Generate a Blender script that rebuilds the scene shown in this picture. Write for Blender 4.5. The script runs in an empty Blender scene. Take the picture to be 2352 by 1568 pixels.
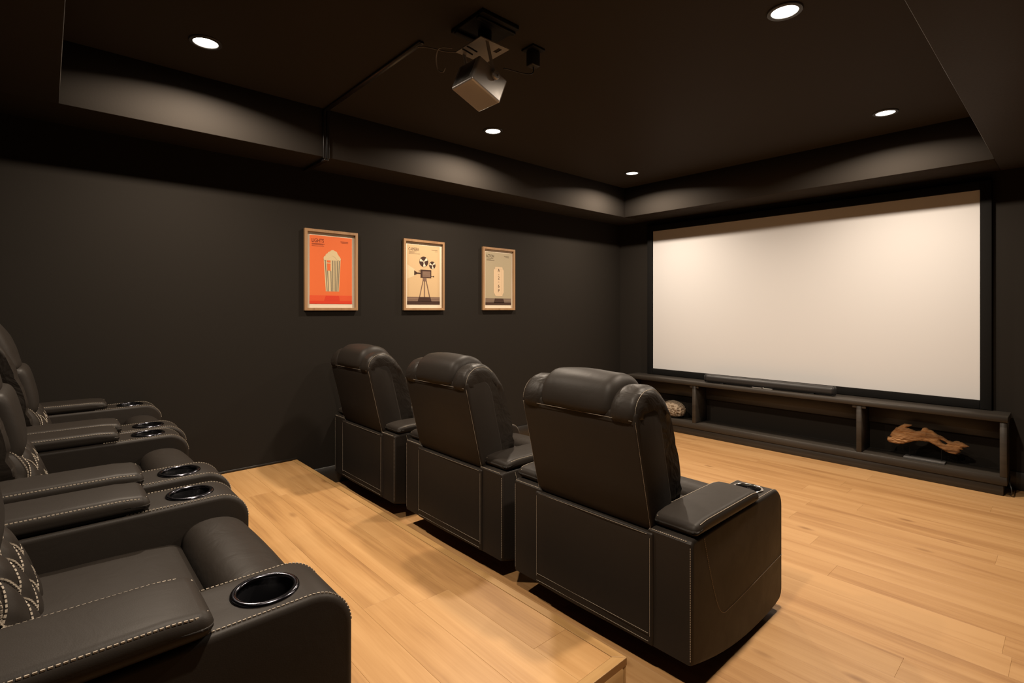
import bpy, bmesh, math, random
from mathutils import Vector, Matrix, noise

# ------------------------------------------------------------------ camera, world, exposure
sc = bpy.context.scene
COL = sc.collection
F_PX, HORIZON = 1181.0, 709.0
cam_data = bpy.data.cameras.new('camera')
cam = bpy.data.objects.new('camera', cam_data)
COL.objects.link(cam)
cam.location = (0, 0, 1.35)
cam.rotation_euler = (math.radians(90), 0, math.radians(47.80))
cam_data.sensor_width = 36
cam_data.lens = F_PX / 2352 * 36
cam_data.shift_y = -(784 - HORIZON) / 2352
cam_data.clip_start = 0.02
sc.camera = cam
world = bpy.data.worlds.new('world')
sc.world = world
world.use_nodes = True
world.node_tree.nodes['Background'].inputs[0].default_value = (0.0, 0.0, 0.0, 1)
world.node_tree.nodes['Background'].inputs[1].default_value = 0.0
sc.view_settings.view_transform = 'Standard'
sc.view_settings.look = 'None'
sc.view_settings.gamma = 1
sc.view_settings.use_curve_mapping = False
sc.view_settings.exposure = 0.0
LAMP_W = 45.5
LAMP_COL = (1.0, 0.835, 0.665)
LAMP_SPREAD = 158

random.seed(7)
R = math.radians

# ------------------------------------------------------------------ room numbers
XL, XR, YS, YB = -3.89, 0.75, 5.37, -1.25     # left, right, screen and back wall
ZS, ZC = 2.40, 2.734                          # soffit underside, tray ceiling
TX0, TX1, TY0, TY1 = -3.51, -0.40, 0.05, 4.93 # tray opening
PH, PY, PX = 0.235, 1.377, -0.971             # platform height, front edge, right edge

# ------------------------------------------------------------------ material helpers
MATS = {}
def new_mat(name):
    m = bpy.data.materials.new(name)
    m.use_nodes = True
    MATS[name] = m
    nt = m.node_tree
    return m, nt, nt.nodes['Principled BSDF']

def plain(name, col, rough=0.6, metal=0.0, spec=0.5, bump=None):
    m, nt, b = new_mat(name)
    b.inputs['Base Color'].default_value = (*col, 1)
    b.inputs['Roughness'].default_value = rough
    b.inputs['Metallic'].default_value = metal
    b.inputs['Specular IOR Level'].default_value = spec
    tc = nt.nodes.new('ShaderNodeTexCoord')
    n = nt.nodes.new('ShaderNodeTexNoise')
    n.inputs['Scale'].default_value = bump[0] if bump else 30
    n.inputs['Detail'].default_value = 4
    nt.links.new(tc.outputs['Object'], n.inputs['Vector'])
    mr = nt.nodes.new('ShaderNodeMapRange')
    mr.inputs[3].default_value = max(rough - 0.06, 0.02)
    mr.inputs[4].default_value = min(rough + 0.06, 1)
    nt.links.new(n.outputs['Fac'], mr.inputs[0])
    nt.links.new(mr.outputs[0], b.inputs['Roughness'])
    if bump:
        bp = nt.nodes.new('ShaderNodeBump')
        bp.inputs['Strength'].default_value = bump[1]
        bp.inputs['Distance'].default_value = bump[2]
        nt.links.new(n.outputs['Fac'], bp.inputs['Height'])
        nt.links.new(bp.outputs[0], b.inputs['Normal'])
    return m

def wood(name, c0, c1, c2, rough=0.42, along=0, vary=0.25, scale=1.0, knots=True):
    m, nt, b = new_mat(name)
    N, L = nt.nodes, nt.links
    tc = N.new('ShaderNodeTexCoord')
    oi = N.new('ShaderNodeObjectInfo')
    mul = N.new('ShaderNodeVectorMath'); mul.operation = 'SCALE'
    comb = N.new('ShaderNodeCombineXYZ')
    for i in range(3):
        L.new(oi.outputs['Random'], comb.inputs[i])
    L.new(comb.outputs[0], mul.inputs[0]); mul.inputs['Scale'].default_value = 37.0
    add = N.new('ShaderNodeVectorMath')
    L.new(tc.outputs['Object'], add.inputs[0]); L.new(mul.outputs[0], add.inputs[1])
    mp = N.new('ShaderNodeMapping')
    s = [14 * scale] * 3; s[along] = 1.1 * scale
    mp.inputs['Scale'].default_value = s
    L.new(add.outputs[0], mp.inputs[0])
    n1 = N.new('ShaderNodeTexNoise'); n1.inputs['Scale'].default_value = 1.0
    n1.inputs['Detail'].default_value = 6; n1.inputs['Distortion'].default_value = 0.6
    L.new(mp.outputs[0], n1.inputs['Vector'])
    mp2 = N.new('ShaderNodeMapping')
    s2 = [120 * scale] * 3; s2[along] = 3.0 * scale
    mp2.inputs['Scale'].default_value = s2
    L.new(add.outputs[0], mp2.inputs[0])
    n2 = N.new('ShaderNodeTexNoise'); n2.inputs['Scale'].default_value = 1.0
    n2.inputs['Detail'].default_value = 3
    L.new(mp2.outputs[0], n2.inputs['Vector'])
    mix = N.new('ShaderNodeMath'); mix.operation = 'MULTIPLY_ADD'
    L.new(n2.outputs['Fac'], mix.inputs[0]); mix.inputs[1].default_value = 0.35
    L.new(n1.outputs['Fac'], mix.inputs[2])
    rnd = N.new('ShaderNodeMath'); rnd.operation = 'MULTIPLY_ADD'
    L.new(oi.outputs['Random'], rnd.inputs[0]); rnd.inputs[1].default_value = vary
    L.new(mix.outputs[0], rnd.inputs[2])
    cr = N.new('ShaderNodeValToRGB')
    e = cr.color_ramp.elements
    e[0].position = 0.42; e[0].color = (*c0, 1)
    e[1].position = 0.95; e[1].color = (*c2, 1)
    mid = e.new(0.68); mid.color = (*c1, 1)
    L.new(rnd.outputs[0], cr.inputs[0])
    last = cr.outputs[0]
    if knots:
        mp3 = N.new('ShaderNodeMapping'); s3 = [5.5] * 3; s3[along] = 2.2
        mp3.inputs['Scale'].default_value = s3
        L.new(add.outputs[0], mp3.inputs[0])
        vo = N.new('ShaderNodeTexVoronoi'); vo.inputs['Scale'].default_value = 1.0
        L.new(mp3.outputs[0], vo.inputs['Vector'])
        kr = N.new('ShaderNodeValToRGB')
        kr.color_ramp.elements[0].position = 0.03; kr.color_ramp.elements[0].color = (0.6, 0.6, 0.6, 1)
        kr.color_ramp.elements[1].position = 0.13; kr.color_ramp.elements[1].color = (0, 0, 0, 1)
        L.new(vo.outputs['Distance'], kr.inputs[0])
        mx = N.new('ShaderNodeMixRGB'); mx.inputs[2].default_value = (c0[0] * 0.55, c0[1] * 0.45, c0[2] * 0.35, 1)
        L.new(kr.outputs[0], mx.inputs[0]); L.new(last, mx.inputs[1])
        last = mx.outputs[0]
    L.new(last, b.inputs['Base Color'])
    b.inputs['Roughness'].default_value = rough
    b.inputs['Specular IOR Level'].default_value = 0.35
    bp = N.new('ShaderNodeBump'); bp.inputs['Strength'].default_value = 0.12; bp.inputs['Distance'].default_value = 0.002
    L.new(n2.outputs['Fac'], bp.inputs['Height']); L.new(bp.outputs[0], b.inputs['Normal'])
    return m

def leather(name, col, rough, wrinkle):
    m, nt, b = new_mat(name)
    N, L = nt.nodes, nt.links
    tc = N.new('ShaderNodeTexCoord')
    fine = N.new('ShaderNodeTexVoronoi'); fine.inputs['Scale'].default_value = 420
    L.new(tc.outputs['Object'], fine.inputs['Vector'])
    big = N.new('ShaderNodeTexNoise'); big.inputs['Scale'].default_value = 9
    big.inputs['Detail'].default_value = 3; big.inputs['Distortion'].default_value = 1.2
    L.new(tc.outputs['Object'], big.inputs['Vector'])
    b1 = N.new('ShaderNodeBump'); b1.inputs['Strength'].default_value = 0.10; b1.inputs['Distance'].default_value = 0.0006
    L.new(fine.outputs['Distance'], b1.inputs['Height'])
    b2 = N.new('ShaderNodeBump'); b2.inputs['Strength'].default_value = wrinkle; b2.inputs['Distance'].default_value = 0.02
    L.new(big.outputs['Fac'], b2.inputs['Height']); L.new(b1.outputs[0], b2.inputs['Normal'])
    L.new(b2.outputs[0], b.inputs['Normal'])
    mr = N.new('ShaderNodeMapRange'); mr.inputs[3].default_value = rough - 0.05; mr.inputs[4].default_value = rough + 0.07
    L.new(big.outputs['Fac'], mr.inputs[0]); L.new(mr.outputs[0], b.inputs['Roughness'])
    b.inputs['Base Color'].default_value = (*col, 1)
    b.inputs['Specular IOR Level'].default_value = 0.16
    return m

WALL = plain('black_wall_paint', (0.0180, 0.0155, 0.0130), 0.70, spec=0.04, bump=(90, 0.08, 0.003))
CEIL = plain('black_ceiling_paint', (0.0390, 0.0343, 0.0300), 0.55, spec=0.02, bump=(90, 0.08, 0.003))
BASEB = plain('black_baseboard_paint', (0.012, 0.0105, 0.009), 0.45)
SUB = plain('subfloor', (0.05, 0.035, 0.02), 0.9)
OAK = wood('oak_plank', (0.245, 0.123, 0.047), (0.345, 0.190, 0.077), (0.410, 0.240, 0.105), 0.40, 0, 0.22)
OAKP = wood('oak_platform_plank', (0.262, 0.134, 0.050), (0.385, 0.214, 0.083), (0.460, 0.270, 0.114), 0.42, 0, 0.22)
OAKT = wood('oak_nosing', (0.26, 0.143, 0.050), (0.345, 0.20, 0.075), (0.40, 0.24, 0.096), 0.42, 0, 0.1, knots=False)
OAKTY = wood('oak_nosing_cross', (0.26, 0.143, 0.050), (0.345, 0.20, 0.075), (0.40, 0.24, 0.096), 0.42, 1, 0.1, knots=False)
FRAME_OAK = wood('frame_oak', (0.20, 0.108, 0.05), (0.27, 0.155, 0.075), (0.32, 0.19, 0.095), 0.5, 2, 0.05, knots=False)
DARKWOOD = wood('black_stained_wood', (0.020, 0.0165, 0.0135), (0.031, 0.026, 0.021), (0.043, 0.036, 0.029), 0.45, 0, 0.1, knots=False)
DRIFT = wood('driftwood', (0.10, 0.045, 0.016), (0.26, 0.13, 0.05), (0.40, 0.22, 0.09), 0.75, 0, 0.0, 3.0, knots=False)
LEATHER = leather('black_leather', (0.0195, 0.0158, 0.0128), 0.50, 0.05)
LEATHER_CREASE = leather('black_leather_creased', (0.0195, 0.0158, 0.0128), 0.48, 0.16)
LEATHER_SOFT = leather('black_leather_gathered', (0.0195, 0.0158, 0.0128), 0.45, 0.45)
THREAD = plain('stone_grey_thread', (0.30, 0.255, 0.20), 0.7)
CHROME = plain('black_chrome', (0.08, 0.08, 0.095), 0.20, metal=1.0)
CHROME_B = plain('bright_chrome', (0.62, 0.60, 0.57), 0.12, metal=1.0)
CUPIN = plain('cup_plastic', (0.006, 0.006, 0.007), 0.25)
RUBBER = plain('black_plastic', (0.010, 0.010, 0.010), 0.5)
GREYPLASTIC = plain('grey_plastic', (0.16, 0.15, 0.14), 0.5)
SCREENM = plain('white_screen_fabric', (0.575, 0.568, 0.568), 0.85, spec=0.1)
VELVET = plain('black_velvet', (0.008, 0.0075, 0.007), 0.9, spec=0.1)
ALU = plain('brushed_aluminium', (0.46, 0.435, 0.41), 0.40, metal=0.55)
ALUD = plain('dark_metal_panel', (0.14, 0.135, 0.13), 0.42, metal=0.6)
STEEL = plain('steel_strap', (0.30, 0.28, 0.26), 0.38, metal=0.5)
BLACKM = plain('black_metal', (0.006, 0.0055, 0.0055), 0.5, spec=0.15)
RACE = plain('black_cable_cover', (0.016, 0.014, 0.013), 0.3)
BARM = plain('soundbar_mesh', (0.018, 0.017, 0.017), 0.45, bump=(900, 0.3, 0.001))
CORAL = plain('pale_coral', (0.26, 0.20, 0.14), 0.8, bump=(160, 0.3, 0.002))
ACRYL = plain('grey_stone_base', (0.075, 0.072, 0.07), 0.35)
MATB = plain('cream_mat_board', (0.60, 0.52, 0.40), 0.8)
def ink(name, c):
    c = tuple(v * .74 for v in c)
    return plain(name, c, 0.65, spec=0.25)

# ------------------------------------------------------------------ object helpers
def obj(name, me, mat=None, parent=None, loc=None):
    o = bpy.data.objects.new(name, me)
    COL.objects.link(o)
    if mat and me and not me.materials:
        me.materials.append(mat)
    if parent:
        o.parent = parent
    if loc is not None:
        o.location = loc
    return o

def thing(name, label, cat, loc=(0, 0, 0), rotz=0, group=None):
    o = bpy.data.objects.new(name, None)
    o.empty_display_size = 0.1
    COL.objects.link(o)
    o.location = loc
    o.rotation_euler = (0, 0, rotz)
    o['label'] = label
    o['category'] = cat
    if group:
        o['group'] = group
    return o

def tag(o, label, cat, group=None):
    o['label'] = label; o['category'] = cat
    if group:
        o['group'] = group
    return o

def struct(o):
    o['kind'] = 'structure'
    return o

def mesh(name, verts, faces, smooth=False, angle=None):
    me = bpy.data.meshes.new(name)
    me.from_pydata([tuple(v) for v in verts], [], faces)
    bm = bmesh.new(); bm.from_mesh(me)
    bmesh.ops.recalc_face_normals(bm, faces=bm.faces)
    bm.to_mesh(me); bm.free()
    if smooth:
        me.shade_smooth()
        if angle:
            me.set_sharp_from_angle(angle=R(angle))
    me.update()
    return me

def box_data(x0, x1, y0, y1, z0, z1):
    v = [(x, y, z) for x in (x0, x1) for y in (y0, y1) for z in (z0, z1)]
    f = [(0, 1, 3, 2), (4, 6, 7, 5), (0, 4, 5, 1), (2, 3, 7, 6), (0, 2, 6, 4), (1, 5, 7, 3)]
    return v, f

def boxes(name, lst):
    V, Fc = [], []
    for b in lst:
        v, f = box_data(*b)
        o = len(V); V += v; Fc += [tuple(i + o for i in q) for q in f]
    return mesh(name, V, Fc)

def bevel_box(name, x0, x1, y0, y1, z0, z1, r=0.004, seg=2):
    v, f = box_data(x0, x1, y0, y1, z0, z1)
    me = mesh(name, v, f)
    bm = bmesh.new(); bm.from_mesh(me)
    bmesh.ops.bevel(bm, geom=list(bm.edges), offset=r, segments=seg, profile=0.5, affect='EDGES')
    bmesh.ops.recalc_face_normals(bm, faces=bm.faces)
    bm.to_mesh(me); bm.free()
    me.shade_smooth(); me.set_sharp_from_angle(angle=R(50))
    return me

def rounded_box(name, sx, sy, sz, r, m=6, k=3, deform=None):
    half = (sx / 2, sy / 2, sz / 2)
    axes = []
    for h in half:
        rr = min(r, h * 0.98)
        inn = h - rr
        c = [inn + rr * math.tan(R(45) * j / k) for j in range(1, k + 1)]
        mid = [-inn + 2 * inn * j / m for j in range(m + 1)]
        axes.append([-t for t in reversed(c)] + mid + c)
    nx, ny, nz = [len(a) for a in axes]
    idx, V, Fc = {}, [], []
    def vid(i, j, l):
        key = (i, j, l)
        if key not in idx:
            p = Vector((axes[0][i], axes[1][j], axes[2][l]))
            q = Vector([max(-(half[a] - min(r, half[a] * .98)), min(half[a] - min(r, half[a] * .98), p[a])) for a in range(3)])
            d = p - q
            # scale per axis so thin boxes keep their rounding
            rr = [min(r, half[a] * .98) for a in range(3)]
            dn = Vector([d[a] / rr[a] for a in range(3)])
            if dn.length > 1e-9:
                dn.normalize()
            s = q + Vector([dn[a] * rr[a] for a in range(3)])
            idx[key] = len(V)
            V.append(deform(s) if deform else s)
        return idx[key]
    for l in (0, nz - 1):
        for i in range(nx - 1):
            for j in range(ny - 1):
                Fc.append((vid(i, j, l), vid(i + 1, j, l), vid(i + 1, j + 1, l), vid(i, j + 1, l)))
    for j in (0, ny - 1):
        for i in range(nx - 1):
            for l in range(nz - 1):
                Fc.append((vid(i, j, l), vid(i + 1, j, l), vid(i + 1, j, l + 1), vid(i, j, l + 1)))
    for i in (0, nx - 1):
        for j in range(ny - 1):
            for l in range(nz - 1):
                Fc.append((vid(i, j, l), vid(i, j + 1, l), vid(i, j + 1, l + 1), vid(i, j, l + 1)))
    return mesh(name, V, Fc, True)

def smooth_poly(pts, it=2):
    for _ in range(it):
        out = []
        n = len(pts)
        for i in range(n):
            a, b = pts[i], pts[(i + 1) % n]
            out.append((a[0] * .75 + b[0] * .25, a[1] * .75 + b[1] * .25))
            out.append((a[0] * .25 + b[0] * .75, a[1] * .25 + b[1] * .75))
        pts = out
    return pts

def inset(pts, d):
    """move each vertex of a counter-clockwise polygon inwards by d"""
    n = len(pts)
    area = sum(pts[i][0] * pts[(i + 1) % n][1] - pts[(i + 1) % n][0] * pts[i][1] for i in range(n))
    sg = 1 if area > 0 else -1
    out = []
    for i in range(n):
        p0, p1, p2 = pts[i - 1], pts[i], pts[(i + 1) % n]
        e1 = Vector((p1[0] - p0[0], p1[1] - p0[1])); e2 = Vector((p2[0] - p1[0], p2[1] - p1[1]))
        if e1.length < 1e-9 or e2.length < 1e-9:
            out.append(p1); continue
        e1.normalize(); e2.normalize()
        nn = Vector((-e1.y - e2.y, e1.x + e2.x)) * sg
        if nn.length < 1e-6:
            out.append(p1); continue
        nn.normalize()
        c = max(0.45, nn.dot(Vector((-e1.y, e1.x)) * sg))
        out.append((p1[0] + nn.x * d / c, p1[1] + nn.y * d / c))
    return out

def prism_yz(name, prof, x0, x1, r, k=4, dome=0.0, xs=1, deform=None):
    """profile in (y, z), swept along x, with rounded side edges; dome swells the middle"""
    rings = []
    for j in range(k + 1):
        a = R(90) * j / k
        rings.append((x0 + r * (1 - math.sin(a)), r * (1 - math.cos(a))))
    rings = [(x0 + r * (1 - math.sin(R(90) * j / k)), r * (1 - math.cos(R(90) * (1 - j / k)))) for j in range(k + 1)]
    left = [(x0 + r * (1 - math.cos(R(90) * j / k)), r * (1 - math.sin(R(90) * j / k))) for j in range(k + 1)]
    mid = [(x0 + r + (x1 - x0 - 2 * r) * j / (xs), 0) for j in range(1, xs)]
    right = [(x1 + x0 - x, d) for x, d in reversed(left)]
    rings = left + mid + right
    V, Fc = [], []
    n = len(prof)
    for x, d in rings:
        t = (x - x0) / (x1 - x0) * 2 - 1
        dd = d - dome * (1 - t * t)
        for (y, z) in inset(prof, dd):
            v = Vector((x, y, z))
            V.append(deform(v) if deform else v)
    m = len(rings)
    for a in range(m - 1):
        for i in range(n):
            b = (i + 1) % n
            Fc.append((a * n + i, a * n + b, (a + 1) * n + b, (a + 1) * n + i))
    Fc.append(tuple(range(n)))
    Fc.append(tuple((m - 1) * n + i for i in range(n)))
    return mesh(name, V, Fc, True, 40)

def tube(name, pts, r, seg=8, closed=False):
    pts = [Vector(p) for p in pts]
    V, Fc = [], []
    n = len(pts)
    up = Vector((0, 0, 1))
    for i, p in enumerate(pts):
        if closed:
            t = pts[(i + 1) % n] - pts[i - 1]
        else:
            t = pts[min(i + 1, n - 1)] - pts[max(i - 1, 0)]
        t.normalize()
        a = t.cross(up)
        if a.length < 0.05:
            a = t.cross(Vector((1, 0, 0)))
        a.normalize(); b = a.cross(t)
        rr = r[i] if isinstance(r, (list, tuple)) else r
        for s in range(seg):
            an = 2 * math.pi * s / seg
            V.append(p + a * math.cos(an) * rr + b * math.sin(an) * rr)
    for i in range(n if closed else n - 1):
        j = (i + 1) % n
        for s in range(seg):
            q = (s + 1) % seg
            Fc.append((i * seg + s, i * seg + q, j * seg + q, j * seg + s))
    if not closed:
        Fc.append(tuple(range(seg))); Fc.append(tuple((n - 1) * seg + s for s in range(seg)))
    return mesh(name, V, Fc, True, 50)

def lathe(name, prof, seg=32, angle=40):
    V, Fc = [], []
    n = len(prof)
    for s in range(seg):
        a = 2 * math.pi * s / seg
        for (r, z) in prof:
            V.append((r * math.cos(a), r * math.sin(a), z))
    for s in range(seg):
        q = (s + 1) % seg
        for i in range(n - 1):
            Fc.append((s * n + i, q * n + i, q * n + i + 1, s * n + i + 1))
    me = mesh(name, V, Fc, True, angle)
    bm = bmesh.new(); bm.from_mesh(me)
    bmesh.ops.remove_doubles(bm, verts=bm.verts, dist=1e-6)
    bmesh.ops.recalc_face_normals(bm, faces=bm.faces)
    bm.to_mesh(me); bm.free()
    me.shade_smooth(); me.set_sharp_from_angle(angle=R(angle))
    return me

def resample(pts, step):
    pts = [Vector(p) for p in pts]
    out = [pts[0].copy()]; carry = 0.0
    for a, b in zip(pts, pts[1:]):
        d = (b - a).length
        if d < 1e-9:
            continue
        t = step - carry
        while t <= d:
            out.append(a + (b - a) * (t / d)); t += step
        carry = d - (t - step)
    return out

def spline(pts, n=8):
    pts = [Vector(p) for p in pts]
    out = []
    for i in range(len(pts) - 1):
        p0 = pts[max(i - 1, 0)]; p1 = pts[i]; p2 = pts[i + 1]; p3 = pts[min(i + 2, len(pts) - 1)]
        for j in range(n):
            t = j / n
            out.append(0.5 * ((2 * p1) + (-p0 + p2) * t + (2 * p0 - 5 * p1 + 4 * p2 - p3) * t * t + (-p0 + 3 * p1 - 3 * p2 + p3) * t ** 3))
    out.append(pts[-1])
    return out

def stitch_mesh(name, lines, dash=0.0055, period=0.0085, w=0.0011):
    V, Fc = [], []
    for ln in lines:
        p = resample(ln, period)
        for a, b in zip(p, p[1:]):
            t = (b - a)
            if t.length < period * 0.5:
                continue
            t.normalize()
            u = t.cross(Vector((0, 0, 1)))
            if u.length < .05:
                u = t.cross(Vector((1, 0, 0)))
            u.normalize(); w2 = t.cross(u)
            o = len(V)
            for s in (0, dash):
                for du, dv in ((-1, -1), (1, -1), (1, 1), (-1, 1)):
                    V.append(a + t * s + u * du * w + w2 * dv * w)
            Fc += [(o, o + 1, o + 2, o + 3), (o + 4, o + 7, o + 6, o + 5)]
            for q in range(4):
                n = (q + 1) % 4
                Fc.append((o + q, o + 4 + q, o + 4 + n, o + n))
    me = bpy.data.meshes.new(name)
    me.from_pydata([tuple(v) for v in V], [], Fc)
    me.update()
    return me

def stuff(o):
    o['kind'] = 'stuff'
    return o

# ------------------------------------------------------------------ room shell
def slab(name, b, mat, parent=None):
    return obj(name, boxes(name, [b]), mat, parent)
T = 0.12
struct(slab('wall_left', (XL - T, XL, YB - T, YS + T, 0, 2.9), WALL))
struct(slab('wall_right', (XR, XR + T, YB - T, YS + T, 0, 2.9), WALL))
struct(slab('wall_screen', (XL, XR, YS, YS + T, 0, 2.9), WALL))
struct(slab('wall_back', (XL, XR, YB - T, YB, 0, 2.9), WALL))
ceiling = struct(slab('ceiling', (XL, XR, YB, YS, ZC, 2.9), CEIL))
for b in ((XL, TX0, YB, YS, ZS, ZC), (TX1, XR, YB, YS, ZS, ZC), (TX0, TX1, TY1, YS, ZS, ZC), (TX0, TX1, YB, TY0, ZS, ZC)):
    obj('soffit', bevel_box('soffit', *b, r=0.003, seg=1), CEIL, ceiling)

BH = 0.137
def baseb(name, b):
    return struct(obj(name, bevel_box(name, *b, r=0.003, seg=1), BASEB))
baseb('baseboard_left', (XL, XL + 0.012, PY, YS, 0, BH))
baseb('baseboard_screen', (XL + 0.012, XR, YS - 0.012, YS, 0, BH))
baseb('baseboard_right', (XR - 0.012, XR, YB, YS - 0.012, 0, BH))
baseb('trim_1', (XL, XL + 0.006, YB, PY, PH, PH + 0.016))

floor = struct(slab('floor', (XL, XR, YB, YS, -0.1, -0.008), SUB))
PW = 0.1565
PLANK = {}
def plank_mesh(L, W, H=0.008, c=0.0005):
    key = (round(L, 3), round(W, 4), H)
    if key not in PLANK:
        h, w = L / 2, W / 2
        V = [(-h, -w, -H), (h, -w, -H), (h, w, -H), (-h, w, -H),
             (-h, -w, -c), (h, -w, -c), (h, w, -c), (-h, w, -c),
             (-h + c, -w + c, 0), (h - c, -w + c, 0), (h - c, w - c, 0), (-h + c, w - c, 0)]
        Fc = [(8, 9, 10, 11)]
        for q in range(4):
            n = (q + 1) % 4
            Fc += [(q, n, n + 4, q + 4), (q + 4, n + 4, n + 8, q + 8)]
        PLANK[key] = mesh('plank', V, Fc)
    return PLANK[key]

def lay(parent, mat, x0, x1, y0, y1, z, L, first_off, rng, gap=0.0003):
    y = y0; row = 0
    while y < y1 - 0.01:
        ye = min(y + PW, y1)
        x = x0; ln = L * (first_off(row, rng))
        while x < x1 - 0.01:
            xe = min(x + ln, x1)
            if x1 - xe < 0.12:
                xe = x1
            o = obj('plank', plank_mesh(xe - x - gap, ye - y - gap), None, parent, ((x + xe) / 2, (y + ye) / 2, z))
            if not o.data.materials:
                o.data.materials.append(mat)
            elif o.data.materials[0] != mat:
                o.material_slots[0].link = 'OBJECT'; o.material_slots[0].material = mat
            x = xe; ln = L
        y = ye; row += 1
rng = random.Random(3)
offs = lambda r, g: 0.25 + 0.75 * g.random()
lay(floor, OAK, XL, XR, PY - 0.012, YS, 0.0, 1.52, offs, rng)
lay(floor, OAK, PX - 0.012, XR, YB + 0.02, PY - 0.0125, 0.0, 1.52, offs, rng)

# ------------------------------------------------------------------ raised platform
plat = thing('seating_platform', 'raised oak platform carrying the back row of recliners', 'platform', (0, 0, 0))
obj('core', boxes('core', [(XL + .002, PX - .014, YB + .002, PY - .014, 0.0, PH - .0085)]), SUB, plat)
NW = 0.034
obj('riser', bevel_box('riser', XL + .002, PX - .002, PY - .0139, PY - .002, 0.0, PH - .024, r=.001, seg=1), OAKT, plat)
obj('riser', bevel_box('riser', PX - .0139, PX - .002, YB + .002, PY - .014, 0.0, PH - .024, r=.001, seg=1), OAKTY, plat)
def nosing(pts, name):
    # mitred bar: plan polygon pts, z from PH-.024 to PH+.002
    V = [(x, y, PH - .024) for x, y in pts] + [(x, y, PH + .0015) for x, y in pts]
    n = len(pts)
    Fc = [tuple(range(n)), tuple(range(n, 2 * n))] + [(i, (i + 1) % n, n + (i + 1) % n, n + i) for i in range(n)]
    me = mesh(name, V, Fc)
    bm = bmesh.new(); bm.from_mesh(me)
    bmesh.ops.bevel(bm, geom=list(bm.edges), offset=.0016, segments=2, profile=.5, affect='EDGES')
    bm.to_mesh(me); bm.free()
    return me
obj('nosing', nosing([(XL + .002, PY - NW), (PX - NW, PY - NW), (PX, PY), (XL + .002, PY)], 'nosing'), OAKT, plat)
obj('nosing', nosing([(PX - NW, PY - NW - .0005), (PX - NW, YB + .002), (PX, YB + .002), (PX, PY - .0005)], 'nosing_side'), OAKTY, plat)
rng = random.Random(11)
def lay_platform():
    y1 = PY - NW - .001
    row = 0
    while y1 > YB + 0.03:
        y0 = max(y1 - PW, YB + .002)
        # joints: the first row has a board end 0.195 m from the nosing, as in the photograph
        x1 = PX - NW - .001
        ln = 0.195 if row == 0 else 0.25 + 0.95 * rng.random()
        while x1 > XL + .02:
            x0 = max(x1 - ln, XL + .006)
            o = obj('plank', plank_mesh(x1 - x0 - .0003, y1 - y0 - .0003), None, plat, ((x0 + x1) / 2, (y0 + y1) / 2, PH))
            if not o.data.materials:
                o.data.materials.append(OAKP)
            elif o.data.materials[0] != OAKP:
                o.material_slots[0].link = 'OBJECT'; o.material_slots[0].material = OAKP
            x1 = x0; ln = 1.52
        y1 = y0; row += 1
lay_platform()

# ------------------------------------------------------------------ downlights
def lens_mat():
    m, nt, b = new_mat('lit_downlight_lens')
    b.inputs['Base Color'].default_value = (1, 1, 1, 1)
    b.inputs['Emission Color'].default_value = (1, 0.88, 0.74, 1)
    b.inputs['Emission Strength'].default_value = 12
    return m
LENS = lens_mat()
TRIM = plain('black_lamp_trim', (0.02, 0.018, 0.016), 0.45)
trim_me = lathe('trim_ring', [(.057, .0), (.075, .0), (.077, -.003), (.074, -.007), (.060, -.009), (.057, -.006), (.057, .0)], 40)
lens_me = lathe('lens', [(.0, -.0035), (.03, -.0035), (.0568, -.0030), (.0568, -.0005)], 40)
LIGHTS = [((-3.045, .615), 'round lit downlight over the platform beside the left tray face, nearest the left frame edge'),
          ((-3.06, 2.575), 'round lit downlight below the projector in the picture, by the left tray face'),
          ((-3.058, 4.425), 'small round lit downlight in the far corner of the tray above the screen'),
          ((-.917, 4.385), 'round lit downlight at right in front of the screen wall'),
          ((-.919, 2.545), 'round lit downlight cut by the top edge of the photo at right'),
          ((-.918, .615), 'round lit downlight overhead near the camera, above the frame')]
for (x, y), lab in LIGHTS:
    t = thing('ceiling_downlight', lab, 'ceiling light', (x, y, ZC), 0, 'recessed downlights in the tray ceiling')
    obj('trim_ring', trim_me, TRIM, t)
    obj('lens', lens_me, LENS, t)
    ld = bpy.data.lights.new('downlight_glow', 'AREA')
    ld.shape = 'DISK'; ld.size = 0.105
    ld.energy = LAMP_W; ld.color = LAMP_COL; ld.spread = R(LAMP_SPREAD)
    lo = bpy.data.objects.new('downlight_glow', ld); COL.objects.link(lo)
    lo.parent = t; lo.location = (0, 0, -.0095)

# ------------------------------------------------------------------ projection screen
SX0, SX1, SZ0, SZ1, SY = -3.40, -.513, .645, 2.268, YS - .035
scr = thing('projection_screen', 'blank white projection screen in a black frame on the far wall', 'screen', ((SX0 + SX1) / 2, YS, SZ0))
ox, oy, oz = scr.location
obj('screen_fabric', boxes('screen_fabric', [(SX0 - ox, SX1 - ox, SY + .012 - oy, SY + .018 - oy, 0, SZ1 - oz)]), SCREENM, scr)
FW = .068
for b in ((SX0 - FW, SX0, SZ0 - FW, SZ1 + FW), (SX1, SX1 + FW, SZ0 - FW, SZ1 + FW), (SX0 + .0005, SX1 - .0005, SZ1, SZ1 + FW), (SX0 + .0005, SX1 - .0005, SZ0 - FW, SZ0)):
    obj('frame_bar', bevel_box('frame_bar', b[0] - ox, b[1] - ox, SY - .008 - oy, -.0005, b[2] - oz, b[3] - oz, r=.004), VELVET, scr)

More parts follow.
